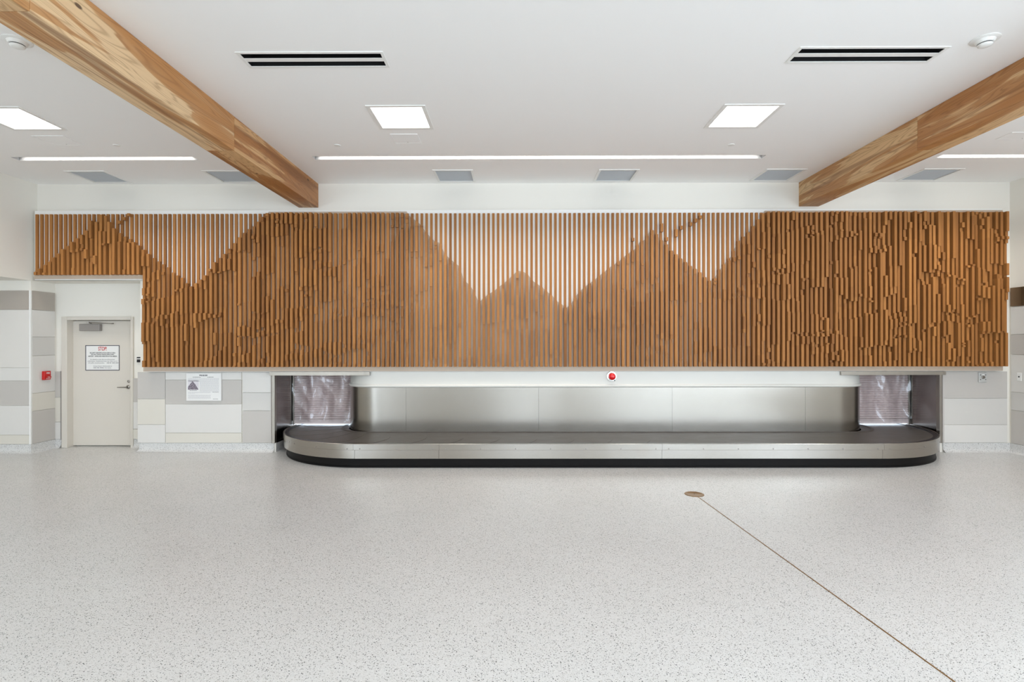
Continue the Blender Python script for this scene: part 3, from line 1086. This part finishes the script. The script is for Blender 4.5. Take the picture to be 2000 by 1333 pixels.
# ------------------------------------------------------------------ carousel
def loop(R, yend=9.40, n=24, ins=0.0, cl=CL, cr=CR):    # U-shaped path of radius R round the two turns
    pts_ = [(cl - R, yend)]
    for k_ in range(n + 1):
        a_ = PI + PI / 2 * k_ / n
        pts_.append((cl + R * math.cos(a_), CY + R * math.sin(a_)))
    for k_ in range(1, 40):
        pts_.append((cl + (cr - cl) * k_ / 40, CY - R))
    for k_ in range(n + 1):
        a_ = 1.5 * PI + PI / 2 * k_ / n
        pts_.append((cr + R * math.cos(a_), CY + R * math.sin(a_)))
    pts_.append((cr + R, yend))
    return pts_


def wallstrip(prof, yend=9.40, **kw):                   # prof: (radius, z) pairs swept along the loop
    return MB().strip([[(x_, y_, z_) for x_, y_ in loop(r_, yend, **kw)] for r_, z_ in prof])


car = thing('baggage_carousel', ((CL + CR) / 2, 8.3, 0), 'long low baggage carousel with a dark belt and steel skirt', 'baggage carousel')
wallstrip([(1.50, 0.0), (1.57, 0.0), (1.57, .02), (1.562, .024), (1.562, .145), (1.50, .145)]).build('kick_plate', M['black'], car, smooth=True)

STR = CR - CL
wallstrip([(1.573, .14), (1.573, .33)]).build('skirt_light_block', M['black'], car, smooth=True)  # black sheet added inside the skirt so no light shows at the seams


def span_strip(prof, s0, s1, step=.05):                 # part of the loop between path lengths s0..s1 (0 = left end of the straight front)
    n_ = max(2, int(abs(s1 - s0) / step))
    rows = []
    for r_, z_ in prof:
        row = []
        for k_ in range(n_ + 1):
            s = s0 + (s1 - s0) * k_ / n_
            row.append(path(s, r_) + (z_,))
        rows.append(row)
    return MB().strip(rows)


RM = 1.60


def path(s, r):                                         # s measured on the radius RM
    q_ = RM * PI / 2
    if s < -q_:
        return (CL - r, CY + (-q_ - s))
    if s < 0:
        a_ = 1.5 * PI + s / RM
        return (CL + r * math.cos(a_), CY + r * math.sin(a_))
    if s <= STR:
        return (CL + s, CY - r)
    if s < STR + q_:
        a_ = 1.5 * PI + (s - STR) / RM
        return (CR + r * math.cos(a_), CY + r * math.sin(a_))
    return (CR + r, CY + (s - STR - q_))


QS = RM * PI / 2
SEND = .18
low = [-QS - SEND, wx(692.5, 7.59, 890) - CL, wx(857, 7.59, 890) - CL, wx(1293, 7.59, 890) - CL, wx(1724, 7.59, 890) - CL, STR + QS + SEND]
top = [-QS - SEND, wx(690, 7.585, 873) - CL, wx(857.5, 7.585, 873) - CL, wx(1293.5, 7.585, 873) - CL, wx(1727, 7.585, 873) - CL, STR + QS + SEND]
low.insert(1, -QS * .55); top.insert(1, -QS * .5)
low.insert(-1, STR + QS * .5); top.insert(-1, STR + QS * .55)
for s0, s1 in zip(low, low[1:]):
    span_strip([(1.575, .134), (1.603, .134), (1.607, .138), (1.607, .262), (1.58, .262)], s0 + .0015, s1 - .0015).build('skirt_panel', M['skirt'], car, smooth=True)
for s0, s1 in zip(top, top[1:]):
    trim = span_strip([(1.58, .257), (1.613, .257), (1.616, .260), (1.616, .344), (1.612, .349), (1.602, .350), (1.592, .346), (1.592, .33)],
                      s0 + .001, s1 - .001).build('skirt_trim', M['skirt'], car, smooth=True)
    m_ = max(2, round((s1 - s0) / .42))
    for k_ in range(m_):
        s = s0 + .09 + (s1 - s0 - .18) * k_ / (m_ - 1)
        if not (-QS * 1.0 < s < STR + QS * 1.0):
            continue
        x_, y_ = path(s, 1.6158)
        x2, y2 = path(s, 1.6205)
        mb = MB()
        bar(mb, (x_, y_, .277), (x2, y2, .277), .0075, 10)
        mb.build('screw', M['closer'], trim)
wallstrip([(1.53, .33), (1.53, .341), (1.545, .345), (1.585, .345), (1.592, .34), (1.592, .33)], 9.9).build('belt_rim', M['rim'], car, smooth=True)

# overlapping crescent plates of the belt
RI, RO = .60, 1.535
PL = .56
s = -QS - .62
plates = []
while s < STR + QS + .62:
    rows = []
    nt_, ns_ = 14, 10
    for a in range(nt_ + 1):
        t_ = a / nt_
        bul = .17 * (1 - (2 * t_ - 1) ** 2)
        r_ = RI + (RO - RI) * t_
        row = []
        for b2 in range(ns_ + 1):
            u = b2 / ns_
            x_, y_ = path(s + PL * u * 1.03 + bul - .1, r_)
            row.append((x_, y_, 0.3335 + .0032 * u))
        row.append((row[-1][0], row[-1][1], .331))
        rows.append(row)
    MB().strip(rows).build('belt_plate', M['rubber'], car, smooth=True)
    s += PL
wl = wallstrip([(.56, .338), (.565, .346), (.595, .347), (.607, .343), (.609, .335)], 9.40, cl=CL - .13, cr=CR + .20)
wl.build('inner_lip', M['lip'], car, smooth=True)

# steel fascia inside the loop
fas = thing('carousel_fascia', ((CL + CR) / 2, CY - RF, .345), 'brushed steel fascia with rounded ends rising inside the carousel loop', 'fascia')
FT = wz(757.3, CY - RF)


def fpath(sx_, r):                                      # positions along the fascia, straight part measured in x
    q_ = r * PI / 2
    if sx_ < CL:
        d_ = CL - sx_
        if d_ > q_:
            return (CL - r, CY + d_ - q_)
        a_ = 1.5 * PI - d_ / r
        return (CL + r * math.cos(a_), CY + r * math.sin(a_))
    if sx_ > CR:
        d_ = sx_ - CR
        if d_ > q_:
            return (CR + r, CY + d_ - q_)
        a_ = 1.5 * PI + d_ / r
        return (CR + r * math.cos(a_), CY + r * math.sin(a_))
    return (sx_, CY - r)


cuts = [CL - RF * PI / 2 - .19] + [wx(p_, CY - RF, 800) for p_ in (793, 1052, 1313, 1573)] + [CR + RF * PI / 2 + .19]
for a, b in zip(cuts, cuts[1:]):
    n_ = 60
    xs = [a + .0012 + (b - a - .0024) * k_ / n_ for k_ in range(n_ + 1)]
    rows = [[fpath(x_, r_) + (z_,) for x_ in xs] for r_, z_ in ((RF - .02, .343), (RF, .343), (RF, FT), (RF - .02, FT))]
    MB().strip(rows).build('fascia_panel', M['steel'], fas, smooth=True)
MB().strip([[(x_, y_, z_) for x_, y_ in loop(r_, 9.35)] for r_, z_ in ((RF - .024, .345), (RF - .024, FT))]).build('fascia_light_block', M['black'], fas, smooth=True)  # added black sheet, stops light leaking through the panel seams
b_ = MB().strip([[(x_, y_, z_) for x_, y_ in loop(r_, 9.40)] for r_, z_ in
                 ((RF - .06, FT - .002), (RF + .008, FT), (RF + .018, FT + .006), (RF + .024, FT + .018), (RF + .022, FT + .032),
                  (RF + .012, FT + .044), (RF, FT + .052), (RF - .002, FT + .06), (RF - .002, ZO), (RF - .06, ZO))])
structure(b_.build('wall_bulkhead', M['gloss_white'], smooth=True), 'white bulkhead with a rounded lower edge over the steel fascia')

# ------------------------------------------------------------------ beams
def beam(x0, x1, cuts_, mats, label):
    bm_ = thing('ceiling_beam', ((x0 + x1) / 2, YW, ZBM), label, 'beam', 'timber ceiling beams', 'thing')
    for (a_, b2), mk in zip(zip(cuts_, cuts_[1:]), mats):
        MB().box(x0, x1, a_ + .0015, b2 - .0015, ZBM, CEIL - .001).build('beam_casing', M[mk], bm_, bevel=.003)


ZBM = wz(405, YW - .02, 800)
beam(wx(584, YW, 405), wx(622, YW, 400), [-1.5, .94, 3.52, 6.10, YW - .001], ['beam4', 'beam2', 'beam1', 'beam3'],
     'timber ceiling beam on the left, its end casing browner')
beam(wx(1560, YW, 400), wx(1598.5, YW, 404), [-1.5, 1.0, 3.58, 6.16, YW - .001], ['beam1', 'beam5', 'beam5', 'beam4'],
     'timber ceiling beam on the right, paler at its wall end')

# ------------------------------------------------------------------ ceiling fittings
Z = CEIL
LN = ['square ceiling light cut off by the left edge of the photo', 'square ceiling light right of the left timber beam',
      'square ceiling light left of the right timber beam']


def frame4(mb, x0, x1, y0, y1, wd, z0, z1):
    mb.box(x0 - wd, x1 + wd, y0 - wd, y0, z0, z1).box(x0 - wd, x1 + wd, y1, y1 + wd, z0, z1)
    return mb.box(x0 - wd, x0, y0, y1, z0, z1).box(x1, x1 + wd, y0, y1, z0, z1)


def can(mb, x0, x1, y0, y1, z0, z1):                    # open-bottomed tray above the ceiling
    mb.quad((x0, y0, z1), (x1, y0, z1), (x1, y1, z1), (x0, y1, z1))
    for p_, q_ in (((x0, y0), (x1, y0)), ((x1, y0), (x1, y1)), ((x1, y1), (x0, y1)), ((x0, y1), (x0, y0))):
        mb.quad(p_ + (z0,), q_ + (z0,), q_ + (z1,), p_ + (z1,))
    return mb


x, y = LIGHTS[0]
L0 = thing('ceiling_light', (x, y, Z), LN[0], 'ceiling light', 'square ceiling lights')
frame4(MB(), x - LH + .004, x + LH - .004, y - LH + .004, y + LH - .004, .045, Z - .008, Z + .012).build('light_frame', M['white'], L0, bevel=.002)
can(MB(), x - LH + .001, x + LH - .001, y - LH + .001, y + LH - .001, Z, Z + .06).build('light_tray', M['white'], L0)
MB().box(x - LH + .006, x + LH - .006, y - LH + .006, y + LH - .006, Z + .006, Z + .012).build('light_diffuser', M['lamp'], L0)
for (x2, y2), lab in list(zip(LIGHTS, LN))[1:]:
    copy_tree(L0, (x2 - x, y2 - y, 0), lab)

GN = ['square grey ceiling grille nearest the left wall', 'square grey ceiling grille partly hidden by the left timber beam',
      'grey ceiling grille third from the left wall', 'grey ceiling grille fourth from the left wall, straight above the red beacon',
      'grey ceiling grille just left of the right timber beam', 'square grey ceiling grille nearest the right wall']
x = GRX[0]
G0 = thing('ceiling_grille', (x, (GY0 + GY1) / 2, Z), GN[0], 'ceiling grille', 'square ceiling grilles')
frame4(MB(), x - GH + .004, x + GH - .004, GY0 + .004, GY1 - .004, .035, Z - .01, Z + .01).build('grille_frame', M['white'], G0, bevel=.002)
mb = MB()
can(mb, x - GH + .001, x + GH - .001, GY0 + .001, GY1 - .001, Z, Z + .12)
mb.build('grille_plenum', M['closer'], G0)
mb = MB()
yy = GY0 + .01
while yy < GY1 - .008:
    mb.quad((x - GH, yy, Z + .012), (x + GH, yy, Z + .012), (x + GH, yy + .010, Z + .002), (x - GH, yy + .010, Z + .002))
    yy += .0125
for k_ in range(1, 8):
    mb.box(x - GH + 2 * GH * k_ / 8 - .002, x - GH + 2 * GH * k_ / 8 + .002, GY0, GY1, Z + .012, Z + .016)
mb.build('grille_vanes', M['grille'], G0)
for x2, lab in list(zip(GRX, GN))[1:]:
    copy_tree(G0, (x2 - x, 0, 0), lab)

DN = ['two-slot linear air diffuser in the ceiling beside the left timber beam', 'two-slot linear air diffuser in the ceiling beside the right timber beam']
x0, x1, y0, y1 = DIFF[0]
D0 = thing('air_diffuser', ((x0 + x1) / 2, (y0 + y1) / 2, Z), DN[0], 'air diffuser', 'linear air diffusers')
mb = frame4(MB(), x0 + .004, x1 - .004, y0 + .004, y1 - .004, .030, Z - .006, Z + .001)
mb.build('diffuser_frame', M['white'], D0, bevel=.002)
wv = (y1 - y0)
mb = MB().box(x0, x1, y0 + wv * .36, y0 + wv * .62, Z - .004, Z + .001)
mb.build('centre_bar', M['white'], D0, bevel=.003)
can(MB(), x0, x1, y0, y1, Z, Z + .15).build('diffuser_duct', M['void'], D0)
copy_tree(D0, (DIFF[1][0] - x0, DIFF[1][2] - y0, 0), DN[1])

SN = ['recessed linear light slot in the ceiling left of the left timber beam', 'long recessed linear light slot between the two timber beams',
      'recessed linear light slot in the ceiling right of the right timber beam']
for (a, b), lab in zip(SLOT, SN):
    t0 = thing('linear_light', ((a + b) / 2, (SY0 + SY1) / 2, Z), lab, 'linear light', 'linear ceiling lights')
    can(MB(), a, b, SY0, SY1, Z, Z + .11).build('slot_housing', M['slot'], t0)
    MB().box(a + .02, b - .02, SY0 + .03, SY1 - .03, Z + .10, Z + .108).build('light_strip', M['led'], t0)

for (px, py), lab in (((228, 284), 'flat round sprinkler cover left of the left timber beam'), ((659, 284), 'flat round sprinkler cover right of the left timber beam'),
                      ((1428, 283), 'flat round sprinkler cover left of the right timber beam')):
    d_ = ray(px, py)
    p_ = CAM + d_ * ((Z - CAM.z) / d_.z)
    tag(MB().lathe((p_.x, p_.y, Z - .008), [(.028, 0), (.040, .001), (.042, .004), (.042, .0085)], 'z', 28).build('sprinkler_cover', M['white'], smooth=True),
        lab, 'sprinkler cover', 'sprinkler covers')

for (px, py), lab in (((34, 79.5), 'white round smoke detector beside the left timber beam'), ((1924, 77), 'white round smoke detector above the right timber beam')):
    d_ = ray(px, py)
    p_ = CAM + d_ * ((Z - CAM.z) / d_.z)
    sd = thing('smoke_detector', (p_.x, p_.y, Z), lab, 'smoke detector', 'smoke detectors')
    cc = (p_.x, p_.y, Z)
    MB().lathe(cc, [(.105, -.0005), (.105, -.006), (.098, -.010), (.074, -.012), (.070, -.020), (.062, -.034), (.056, -.036)], 'z', 40).build('detector_base', M['white'], sd, smooth=True)
    MB().lathe(cc, [(.052, -.035), (.052, -.043)], 'z', 32).build('smoke_inlet', M['void'], sd)
    MB().lathe(cc, [(.054, -.0425), (.055, -.046), (.050, -.054), (.038, -.060), (.0, -.061)], 'z', 40).build('detector_cap', M['white'], sd, smooth=True)

AP = [((100, 189), (263, 281), 'thin ceiling access panel below the light at the left edge'), ((773, 822), (262, 279), 'thin ceiling access panel behind the light right of the left beam'),
      ((1938, 2030), (262, 275), 'thin ceiling access panel right of the right timber beam')]
for (pxa, pxb), (pya, pyb), lab in AP:
    da, db = ray(pxa if pxa < 1005 else pxb, pyb), ray(pxb if pxa < 1005 else pxa, pyb)
    ya = 2.56 * FPX / (667 - pya)
    yb = 2.56 * FPX / (667 - pyb)
    pa_, pb_ = CAM + da * ((Z - CAM.z) / da.z), CAM + db * ((Z - CAM.z) / db.z)
    x0, x1 = sorted((pa_.x, pb_.x))
    if pxa < 300:
        x0, x1 = x0 + .0, x0 + .38
    hp = thing('access_panel', ((x0 + x1) / 2, (ya + yb) / 2, Z), lab, 'access panel', 'ceiling access panels')
    MB().box(x0 + .006, x1 - .006, ya + .006, yb - .006, Z - .004, Z - .0003).build('panel_door', M['ceiling'], hp)
    frame4(MB(), x0 + .002, x1 - .002, ya + .002, yb - .002, .010, Z - .005, Z - .0003).build('panel_frame', M['ceiling'], hp)
    MB().lathe(((x0 + x1) / 2, yb - .03, Z - .0038), [(.008, 0), (.008, -.002), (0, -.002)], 'z', 12).build('latch', M['p_grey'], hp)

# ------------------------------------------------------------------ brass in the floor
d_ = ray(1356, 966)
p_ = CAM + d_ * (-CAM.z / d_.z)
q_ = CAM + ray(1866, 1334) * (-CAM.z / ray(1866, 1334).z)
fl = thing('floor_box', (p_.x, p_.y, 0), 'round brass floor box cover set in the terrazzo floor', 'floor box')
MB().lathe((p_.x, p_.y, .0003), [(.112, 0), (.112, .002), (.108, .0035), (.096, .0038), (.094, .003), (0, .003)], 'z', 48).build('floor_box_cover', M['brass'], fl, smooth=True)
MB().lathe((p_.x, p_.y, .0032), [(.008, 0), (.008, .001), (0, .001)], 'z', 12).build('screw', M['lip'], fl)
u = (q_ - p_).normalized()
vv = Vector((-u.y, u.x, 0)) * .0045
a = p_ + u * .113
b = q_ + u * 2.2
mb = MB().prism([tuple((a + vv)[:2]), tuple((b + vv)[:2]), tuple((b - vv)[:2]), tuple((a - vv)[:2])], 'z', .0002, .0022)
tag(mb.build('divider_strip', M['brass']), 'thin straight brass strip running across the floor from the brass disc', 'floor strip')
